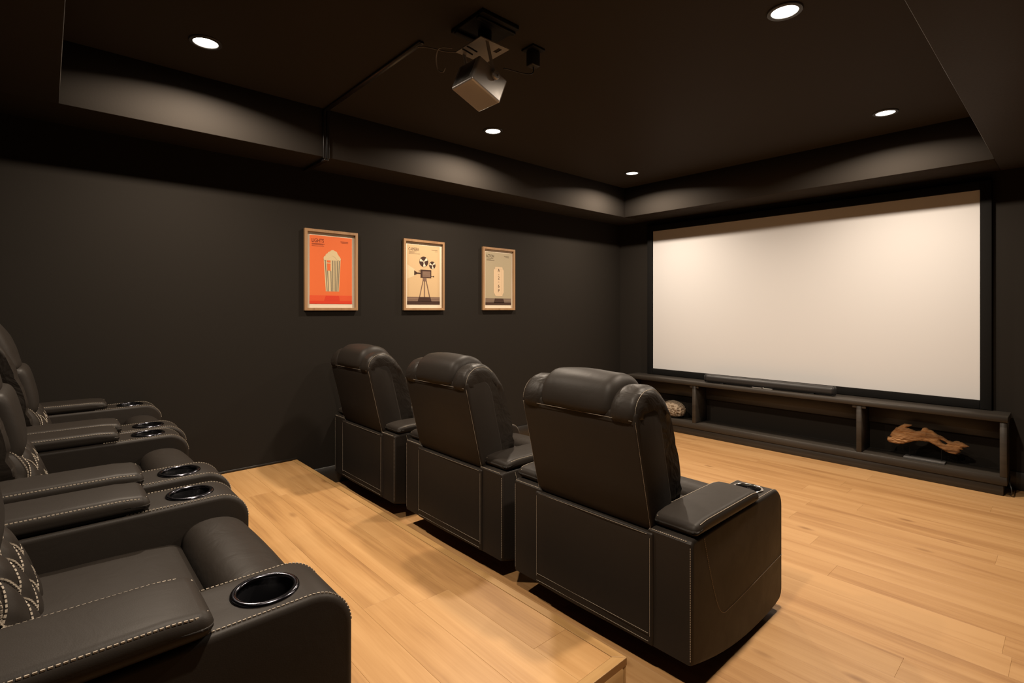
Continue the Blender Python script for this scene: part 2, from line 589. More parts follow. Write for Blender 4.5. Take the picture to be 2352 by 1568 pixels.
# ------------------------------------------------------------------ media console
CY0, CY1, CX0, CX1 = 5.10, 5.352, -3.60, -.347
con = thing('media_console', 'long low dark open-shelf console along the wall under the screen', 'console', ((CX0 + CX1) / 2, (CY0 + CY1) / 2, 0))
cx, cy = con.location[0], con.location[1]
def cbox(name, x0, x1, y0, y1, z0, z1, mat=DARKWOOD, r=.002):
    return obj(name, bevel_box(name, x0 - cx, x1 - cx, y0 - cy, y1 - cy, z0, z1, r=r, seg=1), mat, con)
cbox('top', CX0 - .006, CX1 + .006, CY0 - .012, CY1, .535, .575)
cbox('bottom_shelf', CX0, CX1, CY0, CY1, .078, .137)
cbox('plinth', CX0 + .02, CX1 - .02, CY0 + .012, CY1, 0, .0775)
for x0, x1 in ((CX0, CX0 + .038), (-2.769, -2.731), (-1.272, -1.234), (CX1 - .038, CX1)):
    p = cbox('upright', x0, x1, CY0 + .001, CY1, .1375, .5345)
for x in (-2.750, -1.253):
    for s in (-1, 1):
        cbox('bracket', x + s * .019 - (.03 if s < 0 else 0), x + s * .019 + (.03 if s > 0 else 0), CY0 + .004, CY0 + .022, .510, .534, DARKWOOD, .001)
cbox('back_rail', CX0 + .0385, -2.7695, CY1 - .022, CY1 - .004, .37, .5345)
cbox('back_rail', -2.7305, -1.2725, CY1 - .022, CY1 - .004, .37, .5345)
cbox('back_rail', -1.2335, CX1 - .0385, CY1 - .022, CY1 - .004, .37, .5345)

# soundbar
sb = thing('soundbar', 'long rounded black soundbar lying on the console below the screen', 'soundbar', (-2.055, 5.185, .575))
obj('bar', rounded_box('bar', 1.205, .085, .078, .030, m=10, k=4), BARM, sb, (0, 0, .0455))
for s in (-1, 1):
    obj('end_cap', rounded_box('end_cap', .022, .087, .080, .030, m=3, k=4), RUBBER, sb, (s * .597, 0, .0455))
for s in (-1, 1):
    obj('foot', bevel_box('foot', s * .42 - .02, s * .42 + .02, -.03, .03, 0, .010, .002), RUBBER, sb)
pl = obj('badge', bevel_box('badge', -.10, .09, -.055, -.0445, .004, .010, .001), STEEL, sb)
obj('stand_clip', bevel_box('stand_clip', -.012, .012, -.056, -.044, .002, .016, .002), CHROME_B, sb)
obj('badge_leg', bevel_box('badge_leg', -.09, .08, -.054, -.042, 0, .004, .0005), STEEL, sb)

# coral ornament in the left bay
def coral_mesh():
    bm = bmesh.new()
    bmesh.ops.create_icosphere(bm, subdivisions=5, radius=1)
    for v in bm.verts:
        d = v.co.normalized()
        q = d * 4.2 + Vector((noise.noise(d * 3), noise.noise(d * 3 + Vector((5, 1, 2))), noise.noise(d * 3 + Vector((1, 7, 3))))) * 1.1
        rdg = abs(noise.noise(q))
        k = 1 - .27 * math.exp(-(rdg / .095) ** 2)
        k += .05 * noise.noise(d * 9)
        if d.z < -.55:
            k *= 1 - .10 * min(1, (-.55 - d.z) / .3)
        v.co = Vector((d.x * .140, d.y * .085, d.z * .098)) * k
    zmin = min(v.co.z for v in bm.verts)
    for v in bm.verts:
        v.co.z -= zmin
    me = bpy.data.meshes.new('coral'); bm.to_mesh(me); bm.free(); me.shade_smooth()
    return me
tag(obj('coral_ornament', coral_mesh(), CORAL, None, (-3.05, 5.21, .1372)), 'pale ridged coral ball on the bottom shelf of the console', 'ornament')

# driftwood sculpture in the right bay: outline in (x, z) traced at its own depth
def apply_mods(o):
    dg = bpy.context.evaluated_depsgraph_get()
    dg.update()
    ev = o.evaluated_get(dg)
    me = bpy.data.meshes.new_from_object(ev)
    o.modifiers.clear()
    o.data = me
    return me
DW0 = [(-1.072, .262), (-1.066, .290), (-1.032, .296), (-1.052, .300), (-1.040, .330), (-1.010, .372), (-.975, .398), (-.955, .414), (-.905, .412),
      (-.925, .398), (-.945, .392), (-.940, .383), (-.915, .376), (-.880, .366), (-.850, .372), (-.838, .398), (-.815, .402), (-.800, .388), (-.780, .385),
      (-.752, .358), (-.720, .346), (-.690, .324), (-.660, .316), (-.640, .326), (-.605, .322), (-.562, .300), (-.585, .292), (-.615, .286), (-.598, .272),
      (-.625, .262), (-.612, .250), (-.640, .226), (-.680, .228), (-.715, .246), (-.755, .272), (-.800, .296), (-.850, .296), (-.890, .288), (-.925, .272),
      (-.960, .254), (-.985, .248), (-1.02, .246), (-1.055, .248)]
DW = inset(DW0, -.004)
HOLE = [(-.735, .322), (-.710, .312), (-.690, .298), (-.700, .292), (-.722, .300)]
def drift_mesh():
    def inside(p, poly):
        c = False; n = len(poly)
        for i in range(n):
            (x1, y1), (x2, y2) = poly[i], poly[i - 1]
            if (y1 > p[1]) != (y2 > p[1]) and p[0] < (x2 - x1) * (p[1] - y1) / (y2 - y1) + x1:
                c = not c
        return c
    def dist(p, poly):
        best = 9
        for i in range(len(poly)):
            a = Vector(poly[i - 1]); b = Vector(poly[i]); ab = b - a
            t = max(0, min(1, (Vector(p) - a).dot(ab) / max(ab.length_squared, 1e-12)))
            best = min(best, (Vector(p) - a - ab * t).length)
        return best
    st = .0036
    x0, z0 = -1.08, .22
    nx, nz = int(.53 / st), int(.20 / st)
    idx, V, Fc = {}, [], []
    H = {}
    def node(i, j):
        if (i, j) not in H:
            p = (x0 + i * st + .0022 * noise.noise(Vector((i * .3, j * .3, 0))), z0 + j * st + .0022 * noise.noise(Vector((i * .3, j * .3, 9))))
            ins = inside(p, DW) and not inside(p, HOLE)
            d = min(dist(p, DW), dist(p, HOLE)) if ins else 0
            H[(i, j)] = (p, ins, d)
        return H[(i, j)]
    def vid(i, j, s):
        if (i, j, s) not in idx:
            p, ins, d = node(i, j)
            h = .019 * min(1, d / .012) ** .5 * (1 + .4 * noise.noise(Vector((p[0] * 14, p[1] * 34, s * 5)))) + .0008
            h += .006 * noise.noise(Vector((p[0] * 45, p[1] * 110, s * 3))) * min(1, d / .008)
            bend = .02 * math.sin((p[0] + .8) * 9)
            idx[(i, j, s)] = len(V)
            V.append((p[0] + .80, bend + s * h, p[1]))
        return idx[(i, j, s)]
    ok = lambda i, j: all(node(a, b)[1] for a, b in ((i, j), (i + 1, j), (i + 1, j + 1), (i, j + 1)))
    for i in range(nx):
        for j in range(nz):
            if not ok(i, j):
                continue
            for s in (-1, 1):
                Fc.append(tuple(vid(a, b, s) for a, b in ((i, j), (i + 1, j), (i + 1, j + 1), (i, j + 1))))
            for (di, dj, e) in ((-1, 0, ((i, j), (i, j + 1))), (1, 0, ((i + 1, j), (i + 1, j + 1))), (0, -1, ((i, j), (i + 1, j))), (0, 1, ((i, j + 1), (i + 1, j + 1)))):
                if not ok(i + di, j + dj):
                    (a, b), (c, d) = e
                    Fc.append((vid(a, b, -1), vid(c, d, -1), vid(c, d, 1), vid(a, b, 1)))
    me = mesh('driftwood', V, Fc)
    bm = bmesh.new(); bm.from_mesh(me)
    for _ in range(1):
        bmesh.ops.smooth_vert(bm, verts=bm.verts, factor=.4, use_axis_x=True, use_axis_y=True, use_axis_z=True)
    bm.to_mesh(me); bm.free(); me.shade_smooth()
    return me
dw = thing('driftwood_sculpture', 'brown fish-shaped driftwood piece on a small stand inside the console', 'ornament', (-.80, 5.21, .1372))
obj('driftwood', drift_mesh(), DRIFT, dw, (0, -.01, -.1372))
obj('base', bevel_box('base', -.16, .10, -.045, .045, 0, .016, .002), ACRYL, dw)
for px, zt in ((-.125, .275 - .1372), (.075, .255 - .1372)):
    obj('rod', tube('rod', [(px, 0, .012), (px, 0, zt)], .0025), BLACKM, dw)

# ------------------------------------------------------------------ framed posters on the left wall
INK = {k: ink('ink_' + k, c) for k, c in dict(
    orange=(.82, .17, .045), red=(.72, .055, .02), red2=(.78, .10, .03), cream=(.74, .58, .33), stripe=(.22, .19, .13), dark=(.045, .025, .018),
    darkred=(.22, .035, .015), tan=(.66, .46, .25), paletan=(.74, .57, .35), brown=(.055, .025, .016), mid=(.20, .12, .085), lines=(.32, .22, .15),
    white=(.80, .68, .50), sage=(.43, .36, .235), greybrown=(.19, .135, .10), panel=(.72, .53, .34), sagetext=(.12, .09, .06), tantext=(.20, .12, .07)).items()}

def poly_obj(name, polys, mat, parent, layer):
    """flat printed shape in poster coordinates (u along wall y, v up), thin sheet at a given layer"""
    V, Fc = [], []
    d0 = .0062 + layer * .0005
    for pts in polys:
        o = len(V); n = len(pts)
        V += [(d0, u, v) for u, v in pts] + [(d0 - .0004, u, v) for u, v in pts]
        Fc += [tuple(o + i for i in range(n)), tuple(o + n + i for i in range(n))]
        Fc += [(o + i, o + (i + 1) % n, o + n + (i + 1) % n, o + n + i) for i in range(n)]
    return obj(name, mesh(name, V, Fc), mat, parent)
def rect(u0, u1, v0, v1):
    return [(u0, v0), (u1, v0), (u1, v1), (u0, v1)]
def disc(u, v, r, n=28, a0=0, a1=360):
    p = [(u + r * math.cos(R(a0 + (a1 - a0) * i / n)), v + r * math.sin(R(a0 + (a1 - a0) * i / n))) for i in range(n + (0 if a1 - a0 == 360 else 1))]
    return p if a1 - a0 == 360 else [(u, v)] + p
def seg(a, b, w):
    a, b = Vector(a), Vector(b); t = (b - a).normalized(); n = Vector((-t.y, t.x)) * w / 2
    return [tuple(a - n), tuple(b - n), tuple(b + n), tuple(a + n)]
def letters(text, size, u, v, mat, parent, layer, squeeze=1.0, name='lettering', center=False):
    cu = bpy.data.curves.new('txt', 'FONT')
    cu.body = text; cu.size = size; cu.extrude = .0002
    if center:
        cu.align_x = 'CENTER'
    to = bpy.data.objects.new('txt', cu); COL.objects.link(to)
    dg = bpy.context.evaluated_depsgraph_get(); dg.update()
    me = bpy.data.meshes.new_from_object(to.evaluated_get(dg))
    bpy.data.objects.remove(to)
    for vt in me.vertices:
        x, y, z = vt.co
        vt.co = (.0062 + layer * .0005 + z, u + x * squeeze, v + y)
    me.name = name
    return obj(name, me, mat, parent)

PWID, PHGT = .418, .614
def poster(y0, label, mat_frame=FRAME_OAK):
    t = thing('framed_poster', label, 'poster', (XL, y0 + PWID / 2, 1.338), 0, 'three framed cinema posters on the left wall')
    w, h, fw, fd = PWID / 2, PHGT, .020, .026
    outer = [(-w, 0), (w, 0), (w, h), (-w, h)]
    inner = [(-w + fw, fw), (w - fw, fw), (w - fw, h - fw), (-w + fw, h - fw)]
    for i in range(4):
        j = (i + 1) % 4
        q = [outer[i], outer[j], inner[j], inner[i]]
        V = [(.001, u, v) for u, v in q] + [(fd, u, v) for u, v in q]
        Fc = [(0, 1, 2, 3), (4, 5, 6, 7)] + [(a, (a + 1) % 4, 4 + (a + 1) % 4, 4 + a) for a in range(4)]
        obj('frame_bar', mesh('frame_bar', V, Fc), mat_frame, t)
    obj('mat_board', boxes('mat_board', [(.001, .0058, -w + fw * .8, w - fw * .8, fw * .8, h - fw * .8)]), MATB, t)
    return t
# printed area: u -.170..+.170, v .048..+.575
U0, U1, V0, V1 = -.168, .168, .050, .570
def uv(fx, fy):
    return (U0 + (U1 - U0) * fx, V1 - (V1 - V0) * fy)
def pr(fx0, fx1, fy0, fy1):
    a, b = uv(fx0, fy1), uv(fx1, fy0)
    return rect(a[0], b[0], a[1], b[1])
def small_text(t, mat, layer, rows, name='caption'):
    poly_obj(name, [pr(*r) for r in rows], mat, t, layer)

# LIGHTS
t1 = poster(1.427, 'framed orange poster of a striped popcorn box, headed LIGHTS')
poly_obj('print_ground', [pr(0, 1, 0, 1)], INK['orange'], t1, 0)
poly_obj('print_base_band', [pr(0, 1, .875, 1)], INK['red2'], t1, 1)
poly_obj('print_shadow', [pr(0, 1, .955, 1), [uv(.37, .88), uv(.68, .88), uv(.70, .956), uv(.33, .956)]], INK['red'], t1, 2)
poly_obj('popcorn_box', [[uv(.32, .345), uv(.72, .345), uv(.68, .815), uv(.37, .815)]], INK['cream'], t1, 1)
strips = []
for k in range(9):
    a0, a1 = .345 + k * .042, .345 + k * .042 + .022
    if k in (2,):
        continue
    m = lambda f: .375 + (f - .32) / .40 * .305
    top = .355 if k not in (1, 2, 3) else (.355 if k == 3 and False else .51)
    if k in (1, 2, 3):
        fx = lambda f, fy: f + (m(f) - f) * (fy - .345) / .47
        strips.append([uv(fx(a0, .51), .51), uv(fx(a1, .51), .51), uv(m(a1), .812), uv(m(a0), .812)])
    else:
        strips.append([uv(a0, .355), uv(a1, .355), uv(m(a1), .812), uv(m(a0), .812)])
poly_obj('popcorn_box_stripes', strips, INK['stripe'], t1, 2)
poly_obj('popcorn_box_badge', [pr(.395, .48, .355, .385), [uv(.395, .40), uv(.48, .40), uv(.48, .515), uv(.44, .50), uv(.405, .515)]], INK['orange'], t1, 3)
blobs = [disc(*uv(fx, fy), r, 18) for fx, fy, r in ((.37, .325, .018), (.42, .29, .020), (.47, .265, .022), (.53, .245, .024), (.58, .255, .022), (.62, .285, .018), (.66, .315, .017), (.69, .33, .012), (.345, .338, .010))]
for i, bl in enumerate(blobs):
    poly_obj('popcorn_heap', [bl], INK['cream'], t1, 2 + i * .25)
poly_obj('popcorn_heap', [[uv(.33, .35), uv(.71, .35), uv(.66, .30), uv(.58, .25), uv(.50, .25), uv(.40, .30)]], INK['cream'], t1, 1.6)
letters('LIGHTS', .040, *uv(.045, .10), INK['darkred'], t1, 2, .72)
small_text(t1, INK['darkred'], 2, [(.05, .34, .118, .124), (.05, .31, .132, .137), (.05, .33, .152, .156), (.72, .90, .060, .068), (.74, .90, .080, .084)])

# CAMERA
t2 = poster(2.262, 'framed tan poster of a film camera on a tripod, headed CAMERA')
poly_obj('print_ground', [pr(0, 1, 0, 1)], INK['tan'], t2, 0)
poly_obj('light_beam', [[uv(0, .335), uv(.22, .41), uv(.22, .52), uv(0, .575)]], INK['paletan'], t2, 1)
poly_obj('print_base_band', [pr(0, 1, .872, .945)], INK['mid'], t2, 1)
poly_obj('print_base_lines', [pr(0, 1, .895, .903), pr(0, 1, .925, .931)], INK['lines'], t2, 2)
poly_obj('print_base_dark', [pr(0, 1, .945, 1), [uv(.35, .872), uv(.70, .872), uv(.74, .95), uv(.31, .95)]], INK['brown'], t2, 3)
for (fx, fy, r) in ((.50, .275, .046), (.765, .325, .034)):
    c = uv(fx, fy)
    poly_obj('film_reel', [disc(*c, r)], INK['brown'], t2, 2)
    poly_obj('film_reel_gaps', [disc(*c, r * .93, 6, a, a + 38) for a in (20, 140, 260)] + [disc(*c, r * .2, 12)], INK['white'], t2, 3)
poly_obj('camera_body', [pr(.40, .73, .41, .545)], INK['brown'], t2, 4)
poly_obj('camera_side', [pr(.455, .70, .435, .535)], INK['mid'], t2, 5)
poly_obj('camera_side_lines', [pr(.455, .70, .455 + .02 * i, .460 + .02 * i) for i in range(4)], INK['lines'], t2, 6)
poly_obj('camera_lens', [[uv(.21, .43), uv(.30, .462), uv(.40, .462), uv(.40, .482), uv(.30, .482), uv(.21, .51)], pr(.73, .81, .515, .522), disc(*uv(.80, .518), .006, 12), pr(.345, .40, .43, .438)], INK['brown'], t2, 4)
poly_obj('tripod', [seg(uv(.52, .55), uv(.52, .872), .009), seg(uv(.49, .56), uv(.37, .872), .008), seg(uv(.56, .56), uv(.68, .872), .008)], INK['mid'], t2, 4)
poly_obj('tripod_head', [pr(.47, .58, .545, .60)], INK['mid'], t2, 5)
letters('CAMERA', .040, *uv(.04, .10), INK['tantext'], t2, 2, .66)
small_text(t2, INK['tantext'], 2, [(.05, .28, .115, .119), (.05, .22, .132, .136), (.05, .38, .148, .152), (.74, .93, .066, .070), (.84, .93, .088, .091)])

# ACTION
t3 = poster(3.130, 'framed grey-green poster of a pale can with stacked characters, headed ACTION')
poly_obj('print_ground', [pr(0, 1, 0, 1)], INK['sage'], t3, 0)
poly_obj('print_base_band', [pr(0, 1, .872, .950)], INK['greybrown'], t3, 1)
poly_obj('print_base_lines', [pr(0, 1, .905, .911)], INK['lines'], t3, 2)
poly_obj('print_base_dark', [pr(0, 1, .950, 1), [uv(.36, .876), uv(.69, .876), uv(.73, .96), uv(.32, .96)]], INK['brown'], t3, 3)
poly_obj('can', [[uv(.315, .335), uv(.36, .31), uv(.38, .275), uv(.65, .275), uv(.67, .31), uv(.705, .335), uv(.705, .76), uv(.66, .80), uv(.65, .83), uv(.39, .83), uv(.36, .80), uv(.315, .76)]], INK['panel'], t3, 2)
poly_obj('can_rim', [pr(.36, .67, .308, .312), pr(.63, .635, .33, .80)], INK['sage'], t3, 3)
for ch, fy in (('A', .365), ('-', .44), ('2', .51), ('-', .578), ('6', .665), ('P', .755)):
    letters(ch, .044, *uv(.51, fy), INK['brown'], t3, 4, .85, 'can_character', True)
letters('ACTION', .040, *uv(.03, .10), INK['sagetext'], t3, 2, .66)
small_text(t3, INK['sagetext'], 2, [(.05, .30, .118, .122), (.05, .22, .138, .142), (.05, .34, .152, .157), (.72, .92, .058, .064), (.78, .92, .078, .084)])

# ------------------------------------------------------------------ recliners
ARM_X0, ARM_X1 = .275, .460
ARM_L, ARM_H = .81, .545
CUP_Y, CUP_R = .665, .0545
def arm_profile():
    pts = [(0, .10)]
    for i in range(1, 13):
        y = .73 * i / 12
        pts.append((y, .020 + .080 * (1 - min(1, y / .52)) ** 2 + .012 * max(0, (y - .55) / .2) ** 2))
    pts += [(.780, .040), (.803, .060), (.810, .085), (.810, .30)]
    rr = .085
    for i in range(0, 9):
        a = R(90) * i / 8
        pts.append((ARM_L - rr + rr * math.cos(a), ARM_H - rr + rr * math.sin(a)))
    pts += [(.30, ARM_H - .002), (.015, ARM_H - .008), (0, ARM_H - .02)]
    return pts
ARMP = arm_profile()
def arm_mesh(side):
    x0, x1 = (ARM_X0, ARM_X1) if side > 0 else (-ARM_X1, -ARM_X0)
    me = prism_yz('arm', ARMP, x0, x1, .014, 4)
    o = obj('tmp_arm', me)
    cut = lathe('cut', [(0, -.09), (CUP_R, -.09), (CUP_R, .05), (0, .05)], 32)
    c = obj('tmp_cut', cut, None, None, ((x0 + x1) / 2, CUP_Y, ARM_H))
    md = o.modifiers.new('b', 'BOOLEAN'); md.operation = 'DIFFERENCE'; md.object = c; md.solver = 'EXACT'
    me2 = apply_mods(o)
    bpy.data.objects.remove(o); bpy.data.objects.remove(c)
    me2.name = 'arm'
    me2.shade_smooth(); me2.set_sharp_from_angle(angle=R(40))
    me2.materials.clear(); me2.materials.append(LEATHER)
    return me2

PAD_Y0, PAD_Y1, PAD_Z0, PAD_Z1 = .022, .556, .538, .592
PAD_X0, PAD_X1 = .278, .466
def pad_shape(s):
    ly = (PAD_Y1 - PAD_Y0) / 2
    t = s.y / ly
    # crown, front and rear droop
    u = s.x / ((PAD_X1 - PAD_X0) / 2)
    z = s.z
    if z > 0:
        z += .004 * (1 - u * u) - .010 * max(0, (t - .70) / .30) ** 2 - .014 * max(0, (-t - .62) / .38) ** 2
    else:
        # the sides turn under the flat top
        k = 1 - .10 * (-z / .03) ** 2
        return Vector((s.x * k, s.y * (1 - .02 * (-z / .03) ** 2), z))
    return Vector((s.x, s.y, z))
def pad_mesh():
    return rounded_box('arm_pad', PAD_X1 - PAD_X0, PAD_Y1 - PAD_Y0, PAD_Z1 - PAD_Z0, .022, m=10, k=4, deform=pad_shape)

def pad_stitches():
    hx = (PAD_X1 - PAD_X0) / 2; hy = (PAD_Y1 - PAD_Y0) / 2; hz = (PAD_Z1 - PAD_Z0) / 2
    r = .022
    lines = []
    a = R(46)
    zoff = hz - r + r * math.sin(a) + .0004
    xo = hx - r + r * math.cos(a) + .0004
    yo = hy - r + r * math.cos(a) + .0004
    for off in (0,):
        ln = []
        for i in range(41):
            y = -yo + .03 + (2 * yo - .06) * i / 40
            ln.append(pad_shape(Vector((xo, y, zoff))))
        # round the front corner onto the front end
        for i in range(1, 7):
            b = R(90) * i / 6
            rc = .03 * .75
            ln.append(pad_shape(Vector((xo - .03 + .03 * math.cos(b), yo - .03 + .03 * math.sin(b), zoff))))
        lines.append(ln); ln = []
        for i in range(1, 7):
            b = R(90) * i / 6
            ln.append(pad_shape(Vector((-xo + .03 - .03 * math.sin(b), yo - .03 + .03 * math.cos(b), zoff))))
        for i in range(41):
            y = yo - .03 - (2 * yo - .06) * i / 40
            ln.append(pad_shape(Vector((-xo, y, zoff))))
        for i in range(1, 7):
            b = R(90) * i / 6
            ln.append(pad_shape(Vector((-xo + .03 - .03 * math.cos(b), -yo + .03 - .03 * math.sin(b), zoff))))
        lines.append(ln)
    return lines

def arm_stitches(side):
    """top edges of the arm (front part), rear corner, and the curved seam on the outer side"""
    lines = []
    x0, x1 = (ARM_X0, ARM_X1) if side > 0 else (-ARM_X1, -ARM_X0)
    topf = [(.50, ARM_H), (.60, ARM_H), (.70, ARM_H)] + [(.725 + .085 * math.sin(R(90) * i / 10), ARM_H - .085 + .085 * math.cos(R(90) * i / 10)) for i in range(11)]
    for x in (x0 + .011, x1 - .011):
        lines.append([(x, y, z + .0004) for y, z in topf])
    out = x1 + .0004 if side > 0 else x0 - .0004
    lines.append(spline([(out, .085, .525), (out, .115, .43), (out, .155, .32), (out, .195, .235), (out, .235, .200), (out, .285, .198), (out, .40, .205), (out, .60, .222), (out, .806, .240)], 8))
    # rear vertical corners
    for x in (x0 + .008, x1 - .008):
        lines.append([(x, -.0006 + .002, .115), (x, -.0006 + .002, .30), (x, -.0006 + .002, ARM_H - .025)])
    lines.append([(x0 + .012, .003, ARM_H - .014), (x1 - .012, .003, ARM_H - .014)])
    return lines

def seat_shape(s):
    u = s.x / .273; t = s.y / .28
    z = s.z
    if z > 0:
        z += .022 * (1 - u * u) * (1 - t * t) - .010 * max(0, t) ** 4 + .012 * max(0, -t)
    return Vector((s.x, s.y, z))

FOOTP = smooth_poly([(.625, .36), (.618, .450), (.645, .487), (.705, .497), (.765, .482), (.806, .430), (.820, .35), (.820, .14), (.800, .11), (.76, .11), (.73, .25), (.68, .33)], 2)

SHELLP = smooth_poly([(.005, .500), (-.050, .735), (-.103, .950), (-.098, .975), (-.06, .995), (.02, .99), (.07, .94), (.10, .80), (.15, .60), (.17, .48), (.10, .48)], 1)
HEADP = smooth_poly([(-.108, .948), (-.108, 1.000), (-.085, 1.055), (-.035, 1.088), (.030, 1.094), (.095, 1.070), (.145, 1.010), (.178, .930), (.205, .850), (.190, .825), (.10, .83), (.03, .90), (-.04, .94)], 2)
WINGP = smooth_poly([(-.106, .940), (-.105, .985), (-.078, 1.030), (-.025, 1.058), (.035, 1.055), (.090, 1.020), (.135, .965), (.175, .890), (.205, .800), (.232, .690), (.250, .580), (.248, .500), (.235, .440), (.10, .42), (.05, .60), (.0, .84), (-.06, .91)], 2)
MIDP = smooth_poly([(.195, .845), (.228, .835), (.245, .780), (.262, .700), (.268, .640), (.245, .610), (.14, .62), (.11, .80), (.12, .845)], 2)

def wing_deform(v):
    # soft creases across the bolster
    z = v.z
    k = 0
    for zc, dp in ((.80, .010), (.655, .012)):
        k += dp * math.exp(-((z - zc) / .013) ** 2)
    side = .012 * max(0, (.95 - z) / .5)
    y = v.y - k * (1 if v.y > .02 else 0)
    g = .0045 * noise.noise(Vector((v.x * 22, v.y * 26, v.z * 9)))
    lim = .302 if z > .955 else (.284 if z < .915 else .284 + .018 * (z - .915) / .04)
    if z < .62:
        lim = max(.268, .284 - (.62 - z) * .4)
    x = max(-lim, min(lim, v.x))
    return Vector((x, y + g, z + g))

def head_deform(v):
    g = .004 * noise.noise(Vector((v.x * 7, v.y * 18, v.z * 14)))
    e = .003 * math.sin(v.x * 60) * max(0, abs(v.x) - .12) / .07
    return Vector((v.x, v.y + g, v.z + g + e))

# quilted lumbar pillow: a surface P(u, v)
LW, LH, LT = .215, .135, .070
LQ = [(u, v) for u in (0,) for v in (0,)]
def lumbar_pt(u, v, s=1, lift=0.0):
    e = (max(0, 1 - abs(u) ** 3.2) * max(0, 1 - abs(v) ** 3.2)) ** .45
    th = LT * e
    if s > 0:
        # diamond quilting
        a = (u * LW + v * LH * .62) / .092; b = (u * LW - v * LH * .62) / .092
        da = abs(a - round(a)); db = abs(b - round(b))
        th -= .0075 * (math.exp(-(da / .17) ** 2) + math.exp(-(db / .17) ** 2)) * min(1, e * 1.4)
    d = s * th + lift
    # pillow leans back: up axis and normal
    ang = R(20)
    up = Vector((0, -math.sin(ang), math.cos(ang))); nn = Vector((0, math.cos(ang), math.sin(ang)))
    sq = 1 - .05 * v * v
    return Vector((u * LW * sq, 0, 0)) + up * (v * LH) + nn * (d if s > 0 else d * .5) + Vector((0, .246, .535))
def lumbar_mesh():
    nu, nv = 84, 56
    V, Fc = [], []
    f = lambda i, n: math.sin((i / n * 2 - 1) * math.pi / 2)
    ids = {}
    for s in (1, -1):
        for i in range(nu + 1):
            for j in range(nv + 1):
                edge = i in (0, nu) or j in (0, nv)
                if s < 0 and edge:
                    ids[(s, i, j)] = ids[(1, i, j)]; continue
                ids[(s, i, j)] = len(V)
                V.append(lumbar_pt(f(i, nu), f(j, nv), s))
        for i in range(nu):
            for j in range(nv):
                Fc.append((ids[(s, i, j)], ids[(s, i + 1, j)], ids[(s, i + 1, j + 1)], ids[(s, i, j + 1)]))
    return mesh('lumbar_pillow', V, Fc, True)
def lumbar_stitches():
    lines = []
    c = LH * .62
    for sg in (1, -1):
        for k in range(-4, 5):
            ln = []
            for i in range(81):
                v = -0.93 + 1.86 * i / 80
                u = (k * .092 - sg * v * c) / LW
                if abs(u) < .93:
                    ln.append(lumbar_pt(u, v, 1, .0034))
                elif ln:
                    lines.append(ln); ln = []
            if len(ln) > 3:
                lines.append(ln)
    for sx in (-1, 1):
        lines.append([lumbar_pt(sx * .86, -0.9 + 1.8 * i / 40, 1, .0026) for i in range(41)])
    return lines

